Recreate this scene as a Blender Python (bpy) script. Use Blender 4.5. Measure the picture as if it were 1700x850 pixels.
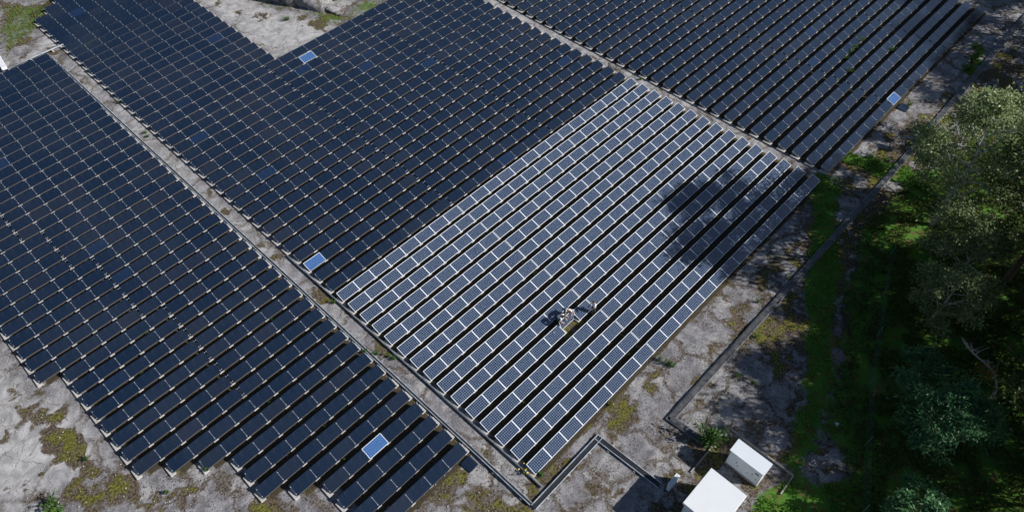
import bpy, bmesh, math, random
import numpy as np
from mathutils import Vector, Matrix, Euler

# ------------------------------------------------------------------ scene, camera, sky, sun
for o in list(bpy.data.objects):
    bpy.data.objects.remove(o)
scene = bpy.context.scene
COL = scene.collection
rng = np.random.default_rng(7)
random.seed(7)

CAM_LOC = Vector((-15.168550, -34.974901, 47.954178))
CAM_R = Vector((0.692069, -0.721751, -0.010790)); CAM_U = Vector((0.562762, 0.530137, 0.634235)); CAM_W = Vector((0.452040, 0.445007, -0.773065))
cam_data = bpy.data.cameras.new('camera')
cam = bpy.data.objects.new('camera', cam_data)
COL.objects.link(cam)
cam_data.sensor_width = 36.0
cam_data.lens = 36.0 * 1211.920831 / 1700.0
cam_data.clip_start = 0.5
cam_data.clip_end = 3000.0
cam.matrix_world = Matrix(((CAM_R.x, CAM_U.x, -CAM_W.x, CAM_LOC.x), (CAM_R.y, CAM_U.y, -CAM_W.y, CAM_LOC.y),
                           (CAM_R.z, CAM_U.z, -CAM_W.z, CAM_LOC.z), (0, 0, 0, 1)))
scene.camera = cam

SUN_EL, SUN_AZ = math.radians(32.0), math.radians(-55.0)      # azimuth counted from +x towards +y
sun_dir = Vector((math.cos(SUN_EL) * math.cos(SUN_AZ), math.cos(SUN_EL) * math.sin(SUN_AZ), math.sin(SUN_EL)))
world = bpy.data.worlds.new('World')
scene.world = world
world.use_nodes = True
wn = world.node_tree
bg = wn.nodes['Background']
sky = wn.nodes.new('ShaderNodeTexSky')
sky.sky_type = 'NISHITA'
sky.sun_disc = False
sky.sun_elevation = SUN_EL
sky.sun_rotation = math.radians(90.0) - SUN_AZ
sky.altitude = 100
sky.air_density = 1.0
sky.dust_density = 0.9
sky.ozone_density = 3.0
wn.links.new(sky.outputs[0], bg.inputs[0])
bg.inputs[1].default_value = 0.05
sun_data = bpy.data.lights.new('sun', 'SUN')
sun_data.energy = 5.0
sun_data.angle = math.radians(0.5)
sun_data.color = (1.0, 0.97, 0.93)
sun = bpy.data.objects.new('sun', sun_data)
sun.rotation_euler = sun_dir.to_track_quat('Z', 'Y').to_euler()
sun.location = (30, -60, 60)
COL.objects.link(sun)
scene.view_settings.view_transform = 'Standard'
scene.view_settings.look = 'None'
scene.view_settings.exposure = 0.42
scene.view_settings.gamma = 1.0
scene.view_settings.use_curve_mapping = False
scene.render.engine = 'CYCLES'

# ------------------------------------------------------------------ helpers
def tag(o, label=None, cat=None, group=None, kind=None):
    if label: o['label'] = label
    if cat: o['category'] = cat
    if group: o['group'] = group
    if kind: o['kind'] = kind
    return o

def link(name, data, parent=None, loc=None, rot=None):
    o = bpy.data.objects.new(name, data)
    COL.objects.link(o)
    if parent is not None: o.parent = parent
    if loc is not None: o.location = loc
    if rot is not None: o.rotation_euler = rot
    return o

def empty(name, loc, rz=0.0):
    o = bpy.data.objects.new(name, None)
    o.empty_display_size = 0.2
    COL.objects.link(o)
    o.location = loc
    o.rotation_euler = (0, 0, rz)
    return o

def mesh_np(name, V, Fc, mats=(), mi=None, smooth=False):
    me = bpy.data.meshes.new(name)
    V = np.asarray(V, dtype=np.float32); Fc = np.asarray(Fc, dtype=np.int32)
    n, k = Fc.shape
    me.vertices.add(len(V)); me.vertices.foreach_set('co', V.ravel())
    me.loops.add(n * k); me.loops.foreach_set('vertex_index', Fc.ravel())
    me.polygons.add(n); me.polygons.foreach_set('loop_start', np.arange(0, n * k, k, dtype=np.int32))
    me.polygons.foreach_set('loop_total', np.full(n, k, dtype=np.int32))
    if mi is not None: me.polygons.foreach_set('material_index', np.asarray(mi, dtype=np.int32))
    if smooth: me.polygons.foreach_set('use_smooth', np.ones(n, dtype=bool))
    for m in mats: me.materials.append(m)
    me.update(calc_edges=True)
    me.validate()
    return me

class MB:
    """collects boxes, bars and polygons; build() links one mesh object"""
    def __init__(self):
        self.v = []; self.f = []
    def add(self, vs, fs):
        b = len(self.v); self.v += [tuple(p) for p in vs]; self.f += [tuple(b + i for i in f) for f in fs]
        return self
    def box(self, x0, x1, y0, y1, z0, z1, mat=None):
        vs = [Vector(p) for p in ((x0, y0, z0), (x1, y0, z0), (x1, y1, z0), (x0, y1, z0), (x0, y0, z1), (x1, y0, z1), (x1, y1, z1), (x0, y1, z1))]
        if mat is not None: vs = [mat @ p for p in vs]
        return self.add(vs, [(0, 3, 2, 1), (4, 5, 6, 7), (0, 1, 5, 4), (1, 2, 6, 5), (2, 3, 7, 6), (3, 0, 4, 7)])
    def bar(self, a, b, w, h=None):
        a = Vector(a); b = Vector(b); h = w if h is None else h
        d = (b - a); L = d.length; d.normalize()
        up = Vector((0, 0, 1)) if abs(d.z) < .95 else Vector((0, 1, 0))
        s = d.cross(up).normalized(); u = s.cross(d)
        M = Matrix(((d.x, s.x, u.x, a.x), (d.y, s.y, u.y, a.y), (d.z, s.z, u.z, a.z), (0, 0, 0, 1)))
        return self.box(0, L, -w / 2, w / 2, -h / 2, h / 2, M)
    def tube(self, pts, rads, n=6, cap=True):
        pts = [Vector(p) for p in pts]; b = len(self.v)
        for i, p in enumerate(pts):
            d = (pts[min(i + 1, len(pts) - 1)] - pts[max(i - 1, 0)]).normalized()
            up = Vector((0, 0, 1)) if abs(d.z) < .9 else Vector((1, 0, 0))
            s = d.cross(up).normalized(); u = s.cross(d)
            for k in range(n):
                a = 2 * math.pi * k / n
                self.v.append(tuple(p + (s * math.cos(a) + u * math.sin(a)) * rads[i]))
        for i in range(len(pts) - 1):
            for k in range(n):
                k2 = (k + 1) % n
                self.f.append((b + i * n + k, b + i * n + k2, b + (i + 1) * n + k2, b + (i + 1) * n + k))
        if cap:
            self.f.append(tuple(b + k for k in range(n))[::-1])
            self.f.append(tuple(b + (len(pts) - 1) * n + k for k in range(n)))
        return self
    def mesh(self, name, mat, smooth=False, bevel=0.0):
        me = bpy.data.meshes.new(name)
        me.from_pydata(self.v, [], self.f)
        bm = bmesh.new(); bm.from_mesh(me)
        bmesh.ops.recalc_face_normals(bm, faces=bm.faces)
        if bevel: bmesh.ops.bevel(bm, geom=list(bm.edges), offset=bevel, segments=1, affect='EDGES')
        bm.to_mesh(me); bm.free()
        if mat: me.materials.append(mat)
        if smooth:
            for p in me.polygons: p.use_smooth = True
        me.update()
        return me
    def build(self, name, mat, parent=None, loc=None, rot=None, smooth=False, bevel=0.0):
        return link(name, self.mesh(name, mat, smooth, bevel), parent, loc, rot)

def vnoise(x, y, seed=0):
    """smooth value noise on a hashed lattice, 0..1"""
    xi = np.floor(x).astype(np.int64); yi = np.floor(y).astype(np.int64)
    fx = x - xi; fy = y - yi
    fx = fx * fx * (3 - 2 * fx); fy = fy * fy * (3 - 2 * fy)
    def h(a, b):
        n = (a * 374761393 + b * 668265263 + seed * 1442695041) & 0xffffffff
        n = ((n ^ (n >> 13)) * 1274126177) & 0xffffffff
        return ((n ^ (n >> 16)) & 0xffff) / 65535.0
    return (h(xi, yi) * (1 - fx) + h(xi + 1, yi) * fx) * (1 - fy) + (h(xi, yi + 1) * (1 - fx) + h(xi + 1, yi + 1) * fx) * fy

def fbm(x, y, oct=4, seed=0):
    s = 0; a = .5; t = 0
    for i in range(oct):
        s = s + a * vnoise(x * 2 ** i, y * 2 ** i, seed + i * 17); t += a; a *= .5
    return s / t

def inpoly(x, y, poly):
    c = np.zeros(x.shape, bool); n = len(poly)
    for i in range(n):
        x0, y0 = poly[i]; x1, y1 = poly[(i + 1) % n]
        if y0 == y1: continue
        t = ((y0 > y) != (y1 > y)) & (x < (x1 - x0) * (y - y0) / (y1 - y0) + x0)
        c ^= t
    return c

# ------------------------------------------------------------------ materials
def newmat(name):
    m = bpy.data.materials.new(name); m.use_nodes = True
    nt = m.node_tree
    return m, nt, nt.nodes['Principled BSDF']

def N(nt, t, **kw):
    n = nt.nodes.new(t)
    for k, v in kw.items():
        if k in n.inputs.keys() if isinstance(k, str) else False: n.inputs[k].default_value = v
        else: setattr(n, k, v)
    return n

def setin(n, **kw):
    for k, v in kw.items(): n.inputs[k.replace('_', ' ')].default_value = v
    return n

def math_n(nt, op, a, b=None, clamp=False):
    n = nt.nodes.new('ShaderNodeMath'); n.operation = op; n.use_clamp = clamp
    for i, v in enumerate((a, b)):
        if v is None: continue
        if isinstance(v, (int, float)): n.inputs[i].default_value = v
        else: nt.links.new(v, n.inputs[i])
    return n.outputs[0]

def mix_n(nt, f, a, b):
    n = nt.nodes.new('ShaderNodeMix'); n.data_type = 'RGBA'
    for s, v in ((n.inputs[0], f), (n.inputs[6], a), (n.inputs[7], b)):
        if isinstance(v, (int, float)): s.default_value = v
        elif isinstance(v, tuple): s.default_value = (*v, 1.0)
        else: nt.links.new(v, s)
    return n.outputs[2]

def step_n(nt, v, lo, hi):
    n = nt.nodes.new('ShaderNodeMapRange'); n.interpolation_type = 'SMOOTHSTEP'
    nt.links.new(v, n.inputs[0]); n.inputs[1].default_value = lo; n.inputs[2].default_value = hi
    return n.outputs[0]

def noise_n(nt, vec, scale, detail=4, rough=.55):
    n = nt.nodes.new('ShaderNodeTexNoise')
    n.inputs['Scale'].default_value = scale; n.inputs['Detail'].default_value = detail; n.inputs['Roughness'].default_value = rough
    if vec is not None: nt.links.new(vec, n.inputs['Vector'])
    return n.outputs[0]

def bump_n(nt, bsdf, h, strength=.4, dist=.02):
    b = nt.nodes.new('ShaderNodeBump'); b.inputs['Strength'].default_value = strength; b.inputs['Distance'].default_value = dist
    nt.links.new(h, b.inputs['Height']); nt.links.new(b.outputs[0], bsdf.inputs['Normal'])

def simple(name, col, rough=.6, metal=0.0, var=.12, scale=6.0, bump=0.0):
    m, nt, b = newmat(name)
    tc = nt.nodes.new('ShaderNodeTexCoord')
    n = noise_n(nt, tc.outputs['Object'], scale, 5)
    c = mix_n(nt, n, tuple(c * (1 - var) for c in col), tuple(min(1, c * (1 + var)) for c in col))
    nt.links.new(c, b.inputs['Base Color'])
    b.inputs['Roughness'].default_value = rough; b.inputs['Metallic'].default_value = metal
    if bump: bump_n(nt, b, n, bump)
    return m

def mat_ground():
    m, nt, b = newmat('ground')
    geo = nt.nodes.new('ShaderNodeNewGeometry'); P = geo.outputs['Position']
    def attr(n):
        a = nt.nodes.new('ShaderNodeAttribute'); a.attribute_name = n; return a.outputs['Fac']
    a_grass, a_moss, a_pale, a_soil = attr('grass'), attr('moss'), attr('pale'), attr('soil_shade')
    # warped coordinates keep the cracks and patches irregular
    wv = nt.nodes.new('ShaderNodeTexNoise'); setin(wv, Scale=.7, Detail=4.0); nt.links.new(P, wv.inputs['Vector'])
    vm = nt.nodes.new('ShaderNodeVectorMath'); vm.operation = 'SCALE'; nt.links.new(wv.outputs['Color'], vm.inputs[0]); vm.inputs['Scale'].default_value = 1.6
    va = nt.nodes.new('ShaderNodeVectorMath'); va.operation = 'ADD'; nt.links.new(P, va.inputs[0]); nt.links.new(vm.outputs[0], va.inputs[1])
    PW = va.outputs[0]
    big = noise_n(nt, P, .30, 5)
    mid = noise_n(nt, PW, 1.3, 7, .58)
    fine = noise_n(nt, P, 6.5, 5, .62)
    vfine = noise_n(nt, P, 15.0, 3, .6)
    rock = mix_n(nt, step_n(nt, mid, .32, .68), (.135, .131, .142), (.275, .268, .278))
    rock = mix_n(nt, step_n(nt, big, .46, .60), rock, mix_n(nt, step_n(nt, mid, .35, .65), (.21, .205, .208), (.36, .35, .345)))
    rough_amt = math_n(nt, 'SUBTRACT', 1.0, math_n(nt, 'MULTIPLY', a_pale, .75))
    lich = math_n(nt, 'MULTIPLY', step_n(nt, vfine, .56, .66), step_n(nt, noise_n(nt, P, .9, 5), .42, .62))
    rock = mix_n(nt, math_n(nt, 'MULTIPLY', lich, .55), rock, (.50, .49, .485))
    pitzone = step_n(nt, noise_n(nt, PW, .75, 5, .6), .43, .60)
    pit = math_n(nt, 'MULTIPLY', math_n(nt, 'SUBTRACT', 1.0, step_n(nt, fine, .38, .46)), math_n(nt, 'ADD', math_n(nt, 'MULTIPLY', pitzone, .75), .15))
    rock = mix_n(nt, math_n(nt, 'MULTIPLY', pit, rough_amt), rock, (.045, .038, .032))
    pit2 = math_n(nt, 'SUBTRACT', 1.0, step_n(nt, noise_n(nt, P, 10.5, 3, .6), .38, .45))
    rock = mix_n(nt, math_n(nt, 'MULTIPLY', math_n(nt, 'MULTIPLY', pit2, rough_amt), .6), rock, (.06, .05, .042))
    rock = mix_n(nt, math_n(nt, 'MULTIPLY', a_pale, .62), rock, mix_n(nt, step_n(nt, mid, .3, .7), (.34, .335, .34), (.52, .51, .50)))
    stain = math_n(nt, 'MULTIPLY', step_n(nt, noise_n(nt, PW, .42, 6, .6), .52, .64), math_n(nt, 'MULTIPLY', rough_amt, .55))
    rock = mix_n(nt, stain, rock, mix_n(nt, step_n(nt, fine, .4, .6), (.055, .05, .05), (.19, .18, .18)))
    # moss and dead litter fill the cracks between slabs and spread where the moss mask is high
    vor = nt.nodes.new('ShaderNodeTexVoronoi'); vor.feature = 'DISTANCE_TO_EDGE'; setin(vor, Scale=.23); nt.links.new(PW, vor.inputs['Vector'])
    vor2 = nt.nodes.new('ShaderNodeTexVoronoi'); vor2.feature = 'DISTANCE_TO_EDGE'; setin(vor2, Scale=.62); nt.links.new(PW, vor2.inputs['Vector'])
    jitter = math_n(nt, 'MULTIPLY', math_n(nt, 'SUBTRACT', fine, .5), .14)
    crack = math_n(nt, 'SUBTRACT', 1.0, step_n(nt, math_n(nt, 'ADD', vor.outputs[0], jitter), .008, .060))
    hair = math_n(nt, 'MULTIPLY', math_n(nt, 'SUBTRACT', 1.0, step_n(nt, vor2.outputs[0], .006, .018)), step_n(nt, big, .44, .56))
    rock = mix_n(nt, math_n(nt, 'MULTIPLY', hair, .75), rock, (.05, .043, .036))
    mossn = noise_n(nt, PW, .62, 9, .60)
    mval = math_n(nt, 'ADD', math_n(nt, 'ADD', mossn, math_n(nt, 'MULTIPLY', math_n(nt, 'SUBTRACT', a_moss, .5), .62)), math_n(nt, 'MULTIPLY', math_n(nt, 'SUBTRACT', fine, .5), .16))
    mf = step_n(nt, mval, .50, .56)
    mf = math_n(nt, 'MAXIMUM', mf, math_n(nt, 'MULTIPLY', crack, math_n(nt, 'MULTIPLY', rough_amt, .8)))
    brown = mix_n(nt, step_n(nt, fine, .36, .64), (.025, .019, .013), (.135, .105, .078))
    olive = mix_n(nt, step_n(nt, fine, .36, .64), (.036, .038, .007), (.155, .148, .028))
    mosscol = mix_n(nt, math_n(nt, 'MULTIPLY', step_n(nt, mval, .55, .66), step_n(nt, noise_n(nt, P, .8, 5), .42, .56)), brown, olive)
    litter = math_n(nt, 'MULTIPLY', step_n(nt, vfine, .60, .68), .40)
    mosscol = mix_n(nt, litter, mosscol, (.30, .27, .23))
    col = mix_n(nt, mf, rock, mosscol)
    soil_shade = mix_n(nt, fine, (.018, .015, .011), (.085, .068, .045))
    col = mix_n(nt, step_n(nt, math_n(nt, 'ADD', a_soil, math_n(nt, 'MULTIPLY', math_n(nt, 'SUBTRACT', mid, .5), .8)), .4, .6), col, soil_shade)
    gcol = mix_n(nt, fine, (.03, .10, .010), (.10, .22, .03))
    gcol = mix_n(nt, step_n(nt, mid, .5, .62), gcol, (.105, .10, .03))
    col = mix_n(nt, step_n(nt, math_n(nt, 'ADD', math_n(nt, 'ADD', a_grass, math_n(nt, 'MULTIPLY', math_n(nt, 'SUBTRACT', mid, .5), 1.1)), math_n(nt, 'MULTIPLY', math_n(nt, 'SUBTRACT', fine, .5), .7)), .42, .58), col, gcol)
    nt.links.new(col, b.inputs['Base Color'])
    b.inputs['Roughness'].default_value = .95
    b.inputs['Specular IOR Level'].default_value = .15
    h = math_n(nt, 'ADD', math_n(nt, 'MULTIPLY', mid, 1.0), math_n(nt, 'MULTIPLY', fine, .45))
    bump_n(nt, b, h, .5, .09)
    return m

def mat_dark_panel():
    m, nt, b = newmat('dark_module_glass')
    oi = nt.nodes.new('ShaderNodeObjectInfo'); tc = nt.nodes.new('ShaderNodeTexCoord')
    r = oi.outputs['Random']
    c = mix_n(nt, r, (.0022, .0088, .0235), (.0048, .0110, .026))
    c = mix_n(nt, step_n(nt, r, .985, .993), c, (.006, .018, .050))           # a few modules are of a bluer batch
    c = mix_n(nt, math_n(nt, 'MULTIPLY', step_n(nt, math_n(nt, 'FRACT', math_n(nt, 'MULTIPLY', r, 7.31)), .8, .95), .35), c, (.016, .018, .028))
    dust = noise_n(nt, tc.outputs['Object'], 2.2, 5)
    c = mix_n(nt, math_n(nt, 'MULTIPLY', step_n(nt, dust, .5, .8), .035), c, (.25, .24, .22))
    geo = nt.nodes.new('ShaderNodeNewGeometry')
    film = step_n(nt, noise_n(nt, geo.outputs['Position'], .16, 4), .42, .68)     # dust film, thicker on some stretches of the rows
    c = mix_n(nt, math_n(nt, 'MULTIPLY', film, .022), c, (.24, .24, .25))
    # narrow laser-scribed cell strips
    sx = nt.nodes.new('ShaderNodeSeparateXYZ'); nt.links.new(tc.outputs['Object'], sx.inputs[0])
    st = math_n(nt, 'FRACT', math_n(nt, 'MULTIPLY', sx.outputs[1], 22.0))
    c = mix_n(nt, math_n(nt, 'MULTIPLY', math_n(nt, 'LESS_THAN', st, .12), .22), c, (.06, .07, .09))
    nt.links.new(c, b.inputs['Base Color'])
    b.inputs['Roughness'].default_value = .16
    b.inputs['IOR'].default_value = 1.52
    b.inputs['Coat Weight'].default_value = .9
    b.inputs['Coat Roughness'].default_value = .10
    b.inputs['Coat IOR'].default_value = 1.95
    return m

def mat_cells(name, cell, cell2, grid, poly=False):
    m, nt, b = newmat(name)
    tc = nt.nodes.new('ShaderNodeTexCoord'); oi = nt.nodes.new('ShaderNodeObjectInfo')
    sx = nt.nodes.new('ShaderNodeSeparateXYZ'); nt.links.new(tc.outputs['Object'], sx.inputs[0])
    NX, NY = 10, 6
    L, Wd, mx, my = 1.63, .93, .035, .035
    u = math_n(nt, 'MULTIPLY', math_n(nt, 'SUBTRACT', sx.outputs[0], mx), NX / (L - 2 * mx))
    v = math_n(nt, 'MULTIPLY', math_n(nt, 'SUBTRACT', math_n(nt, 'MULTIPLY', sx.outputs[1], -1.0), my), NY / (Wd - 2 * my))
    fu = math_n(nt, 'ABSOLUTE', math_n(nt, 'SUBTRACT', math_n(nt, 'FRACT', u), .5))
    fv = math_n(nt, 'ABSOLUTE', math_n(nt, 'SUBTRACT', math_n(nt, 'FRACT', v), .5))
    edge = math_n(nt, 'MAXIMUM', math_n(nt, 'GREATER_THAN', fu, .483), math_n(nt, 'GREATER_THAN', fv, .483))
    if not poly:                                                            # pseudo-square cells leave a small diamond of backsheet
        edge = math_n(nt, 'MAXIMUM', edge, math_n(nt, 'GREATER_THAN', math_n(nt, 'ADD', fu, fv), .865))
    out = math_n(nt, 'MAXIMUM', math_n(nt, 'GREATER_THAN', math_n(nt, 'ABSOLUTE', math_n(nt, 'SUBTRACT', u, NX / 2)), NX / 2 - .02),
                 math_n(nt, 'GREATER_THAN', math_n(nt, 'ABSOLUTE', math_n(nt, 'SUBTRACT', v, NY / 2)), NY / 2 - .02))
    edge = math_n(nt, 'MAXIMUM', edge, out)
    busb = math_n(nt, 'LESS_THAN', math_n(nt, 'ABSOLUTE', math_n(nt, 'SUBTRACT', math_n(nt, 'FRACT', math_n(nt, 'MULTIPLY', math_n(nt, 'FRACT', v), 2.0)), .5)), .05)
    cc = mix_n(nt, oi.outputs['Random'], cell, cell2)
    if poly:
        vo = nt.nodes.new('ShaderNodeTexVoronoi'); setin(vo, Scale=22.0); nt.links.new(tc.outputs['Object'], vo.inputs['Vector'])
        cc = mix_n(nt, math_n(nt, 'MULTIPLY', vo.outputs['Distance'], .9), cc, tuple(x * 1.6 for x in cell))
    cc = mix_n(nt, math_n(nt, 'MULTIPLY', busb, .18), cc, (.45, .48, .52))
    c = mix_n(nt, edge, cc, grid)
    nt.links.new(c, b.inputs['Base Color'])
    b.inputs['Roughness'].default_value = .14
    b.inputs['IOR'].default_value = 1.45
    b.inputs['Coat Weight'].default_value = .9
    b.inputs['Coat Roughness'].default_value = .10
    b.inputs['Coat IOR'].default_value = 1.6
    return m

def mat_leaf(name, a, bcol, trans=.35, rough=.5):
    m, nt, b = newmat(name)
    g = nt.nodes.new('ShaderNodeNewGeometry')
    r = g.outputs['Random Per Island']
    c = mix_n(nt, r, a, bcol)
    nt.links.new(c, b.inputs['Base Color'])
    b.inputs['Roughness'].default_value = rough
    b.inputs['Specular IOR Level'].default_value = .35
    tr = nt.nodes.new('ShaderNodeBsdfTranslucent')
    c2 = mix_n(nt, .5, c, tuple(min(1, 1.6 * x) for x in bcol)); nt.links.new(c2, tr.inputs[0])
    mx = nt.nodes.new('ShaderNodeMixShader'); mx.inputs[0].default_value = trans
    out = nt.nodes['Material Output']
    nt.links.new(b.outputs[0], mx.inputs[1]); nt.links.new(tr.outputs[0], mx.inputs[2]); nt.links.new(mx.outputs[0], out.inputs[0])
    return m

def mat_concrete(name, a, bcol):
    m, nt, b = newmat(name)
    geo = nt.nodes.new('ShaderNodeNewGeometry')
    n = noise_n(nt, geo.outputs['Position'], 5.0, 8, .6); n2 = noise_n(nt, geo.outputs['Position'], 1.1, 5)
    c = mix_n(nt, n, a, bcol)
    c = mix_n(nt, math_n(nt, 'MULTIPLY', step_n(nt, n2, .52, .68), .55), c, (.13, .115, .085))
    nt.links.new(c, b.inputs['Base Color']); b.inputs['Roughness'].default_value = .9
    bump_n(nt, b, n, .3, .01)
    return m

def mat_tray(name, a, bcol, metal):
    m, nt, b = newmat(name)
    geo = nt.nodes.new('ShaderNodeNewGeometry')
    n = noise_n(nt, geo.outputs['Position'], 2.3, 7, .65)
    c = mix_n(nt, step_n(nt, n, .35, .68), a, bcol)
    nt.links.new(c, b.inputs['Base Color']); b.inputs['Roughness'].default_value = .5; b.inputs['Metallic'].default_value = metal
    return m

M = dict(
    ground=mat_ground(), dark=mat_dark_panel(),
    mono=mat_cells('mono_cells', (.008, .023, .060), (.013, .029, .068), (.43, .49, .58)),
    poly=mat_cells('poly_cells', (.017, .065, .19), (.024, .08, .215), (.34, .43, .55), True),
    frame=simple('anodised_frame', (.66, .68, .71), .45, .0, .04),
    alu=simple('aluminium', (.55, .58, .62), .38, .7, .08),
    clamp=simple('clamp_metal', (.46, .53, .60), .35, .35, .05),
    edge=simple('edge_profile', (.19, .18, .18), .5, .2, .15),
    concrete=mat_concrete('concrete', (.33, .31, .29), (.52, .50, .47)),
    kerb=mat_concrete('kerb_concrete', (.22, .21, .19), (.40, .38, .35)),
    back=simple('panel_backsheet', (.55, .55, .55), .6),
    tray=mat_tray('galvanised_tray', (.27, .31, .36), (.50, .55, .61), .12),
    tray_dark=mat_tray('weathered_tray', (.045, .046, .05), (.11, .11, .115), .1),
    tray_mid=mat_tray('dull_tray', (.13, .14, .155), (.26, .28, .30), .1),
    cable=simple('black_cable', (.045, .047, .052), .45),
    white=simple('white_paint', (.66, .68, .70), .5, 0, .07, 1.1),
    cab=simple('cabinet_paint', (.74, .78, .82), .42, 0, .05, 2.0),
    cab_dark=simple('cabinet_dark', (.03, .033, .036), .5),
    yellow=simple('warning_yellow', (.62, .40, .03), .5),
    wood=simple('birch_bark', (.50, .48, .45), .85, 0, .35, 9.0),
    bark=simple('bark', (.12, .095, .07), .95, 0, .35, 9.0, .6),
    dead=simple('dead_wood', (.42, .40, .38), .9, 0, .2, 8.0),
    wire=simple('fence_wire', (.12, .22, .19), .5, .3),
    skin=simple('skin', (.48, .27, .18), .55, 0, .06),
    shirt=simple('shirt_cloth', (.80, .84, .90), .85, 0, .05, 12),
    trousers=simple('trouser_cloth', (.035, .04, .06), .9, 0, .2, 12),
    shoe=simple('shoe_leather', (.03, .025, .02), .6),
    hair=simple('hair_brown', (.07, .04, .022), .7),
    stone=simple('pale_stone', (.6, .59, .56), .9, 0, .15, 4, .5),
    chip=simple('rock_chip', (.36, .35, .35), .9, 0, .3, 1.5),
    leaf_a=mat_leaf('leaf_silver_green', (.06, .115, .03), (.31, .37, .18), .42, .45),
    leaf_b=mat_leaf('leaf_mid_green', (.03, .055, .014), (.095, .125, .035), .35),
    leaf_c=mat_leaf('leaf_blue_green', (.026, .095, .034), (.13, .28, .12), .34, .42),
    leaf_y=mat_leaf('leaf_yellowing', (.13, .11, .02), (.28, .22, .05), .35),
    weed=mat_leaf('leaf_weed', (.03, .075, .015), (.085, .17, .03), .35),
    grass=mat_leaf('grass_blades', (.045, .15, .018), (.14, .29, .045), .40, .6),
    grass_dry=mat_leaf('grass_dry', (.06, .10, .015), (.22, .24, .06), .40, .6),
    flower=simple('flower_yellow', (.75, .52, .03), .7),
)

# ------------------------------------------------------------------ ground (one sheet; relief away from the racks)
def axis(lo, hi, step, far):
    a = list(np.arange(lo, hi + 1e-6, step)); s = step; p = a[0]; q = a[-1]
    left = []; right = []
    while p > -far: s *= 1.5; p -= s; left.append(p)
    s = step
    while q < far: s *= 1.5; q += s; right.append(q)
    return np.array(left[::-1] + a + right)

GRASS = [[(-1.45, 63.56), (0.87, 62.21), (3.37, 58.74), (0.96, 56.16), (-0.45, 55.54), (-3.27, 54.10), (-5.24, 52.92), (-5.70, 53.09)],
         [(38.14, -21.10), (40.23, -20.99), (40.28, -22.92), (32.22, -27.43), (24.26, -31.34), (20.10, -33.07), (16.50, -34.18), (12.81, -35.13), (12.48, -33.85), (16.17, -32.46), (22.51, -29.48), (30.48, -25.58)],
         [(43.68, -21.29), (44.66, -23.56), (46.20, -26.41), (46.94, -29.55), (44.12, -29.94), (43.25, -27.22), (42.76, -23.92), (42.58, -22.06)],
         [(15.76, -34.72), (19.80, -33.48), (24.65, -31.74), (29.59, -29.30), (36.00, -27.47), (40.95, -27.45), (44.82, -28.21), (52.68, -29.41), (61.14, -31.94), (53.82, -37.81), (19.81, -49.17), (10.85, -39.75), (15.77, -36.68)],
         [(7.27, -33.76), (10.41, -33.88), (12.17, -35.13), (14.53, -37.85), (12.41, -39.16)],
         [(19.30, 44.61), (19.80, 42.14), (22.22, 35.78), (23.74, 30.89), (25.92, 30.32), (31.76, 30.76), (30.13, 33.30), (25.83, 31.89), (22.97, 36.83), (20.47, 43.15)],
         [(63.86, -24.79), (71.25, -23.08), (72.50, -23.58), (63.78, -26.21)],
         [(-23.31, -0.15), (-24.28, -0.02), (-25.04, -0.37), (-23.95, -1.53), (-23.16, -0.90)]]
MOSS = [([(17.56, -24.25), (26.91, -22.75), (32.36, -23.60), (43.26, -21.83), (52.12, -23.64), (58.22, -24.64), (68.78, -25.38), (74.86, -26.97), (51.58, -35.41), (39.78, -29.42), (26.66, -30.58), (19.50, -33.88), (17.70, -31.97)], .62),
        ([(-22.86, 8.69), (-20.48, 9.03), (-19.01, 8.21), (-19.52, 5.17), (-19.76, 0.10), (-18.10, -3.52), (-15.60, -5.54), (-14.83, -8.78), (-14.73, -10.06), (-18.25, -6.94), (-23.77, -1.14), (-23.05, 4.20)], .64),
        ([(-13.56, -8.30), (-10.87, -14.12), (-8.87, -16.68), (-3.34, -16.55), (-1.49, -22.81), (-2.39, -24.18), (-15.18, -10.74)], .68),
        ([(-21.36, 14.51), (-20.62, 12.95), (-19.77, 7.56), (-21.85, 6.93), (-22.86, 10.82)], .58),
        ([(-0.12, -21.82), (4.73, -23.10), (10.34, -22.77), (14.87, -22.20), (19.14, -22.61), (13.01, -24.10), (5.11, -24.16), (-0.41, -24.53), (-2.08, -23.36)], .66),
        ([(7.73, -21.46), (12.08, -23.12), (7.86, -25.74), (5.81, -23.58)], .66),
        ([(20.69, 31.37), (31.95, 32.11), (26.36, 34.30), (21.42, 34.10)], .72),
        ([(-0.69, 65.43), (5.32, 58.94), (-0.96, 54.69), (-6.15, 51.97)], .6),
        ([(13.33, -30.16), (18.58, -31.47), (20.71, -33.71), (15.55, -36.44), (12.50, -34.49)], .56),
        ([(7.56, -28.03), (10.78, -28.82), (12.12, -29.69), (12.06, -34.65), (10.27, -34.70), (7.41, -33.90), (1.98, -28.20)], .60),
        ([(-1.49, -5.55), (-0.36, -6.50), (-0.34, -8.48), (-0.98, -7.96)], .80),
        ([(-0.79, 6.65), (-0.14, 6.34), (-0.10, 3.83), (-0.89, 3.74)], .80),
        ([(0.32, -9.94), (1.30, -10.21), (0.31, -16.43), (-0.01, -22.55), (-1.49, -22.81), (-0.88, -15.17)], .58)]
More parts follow.
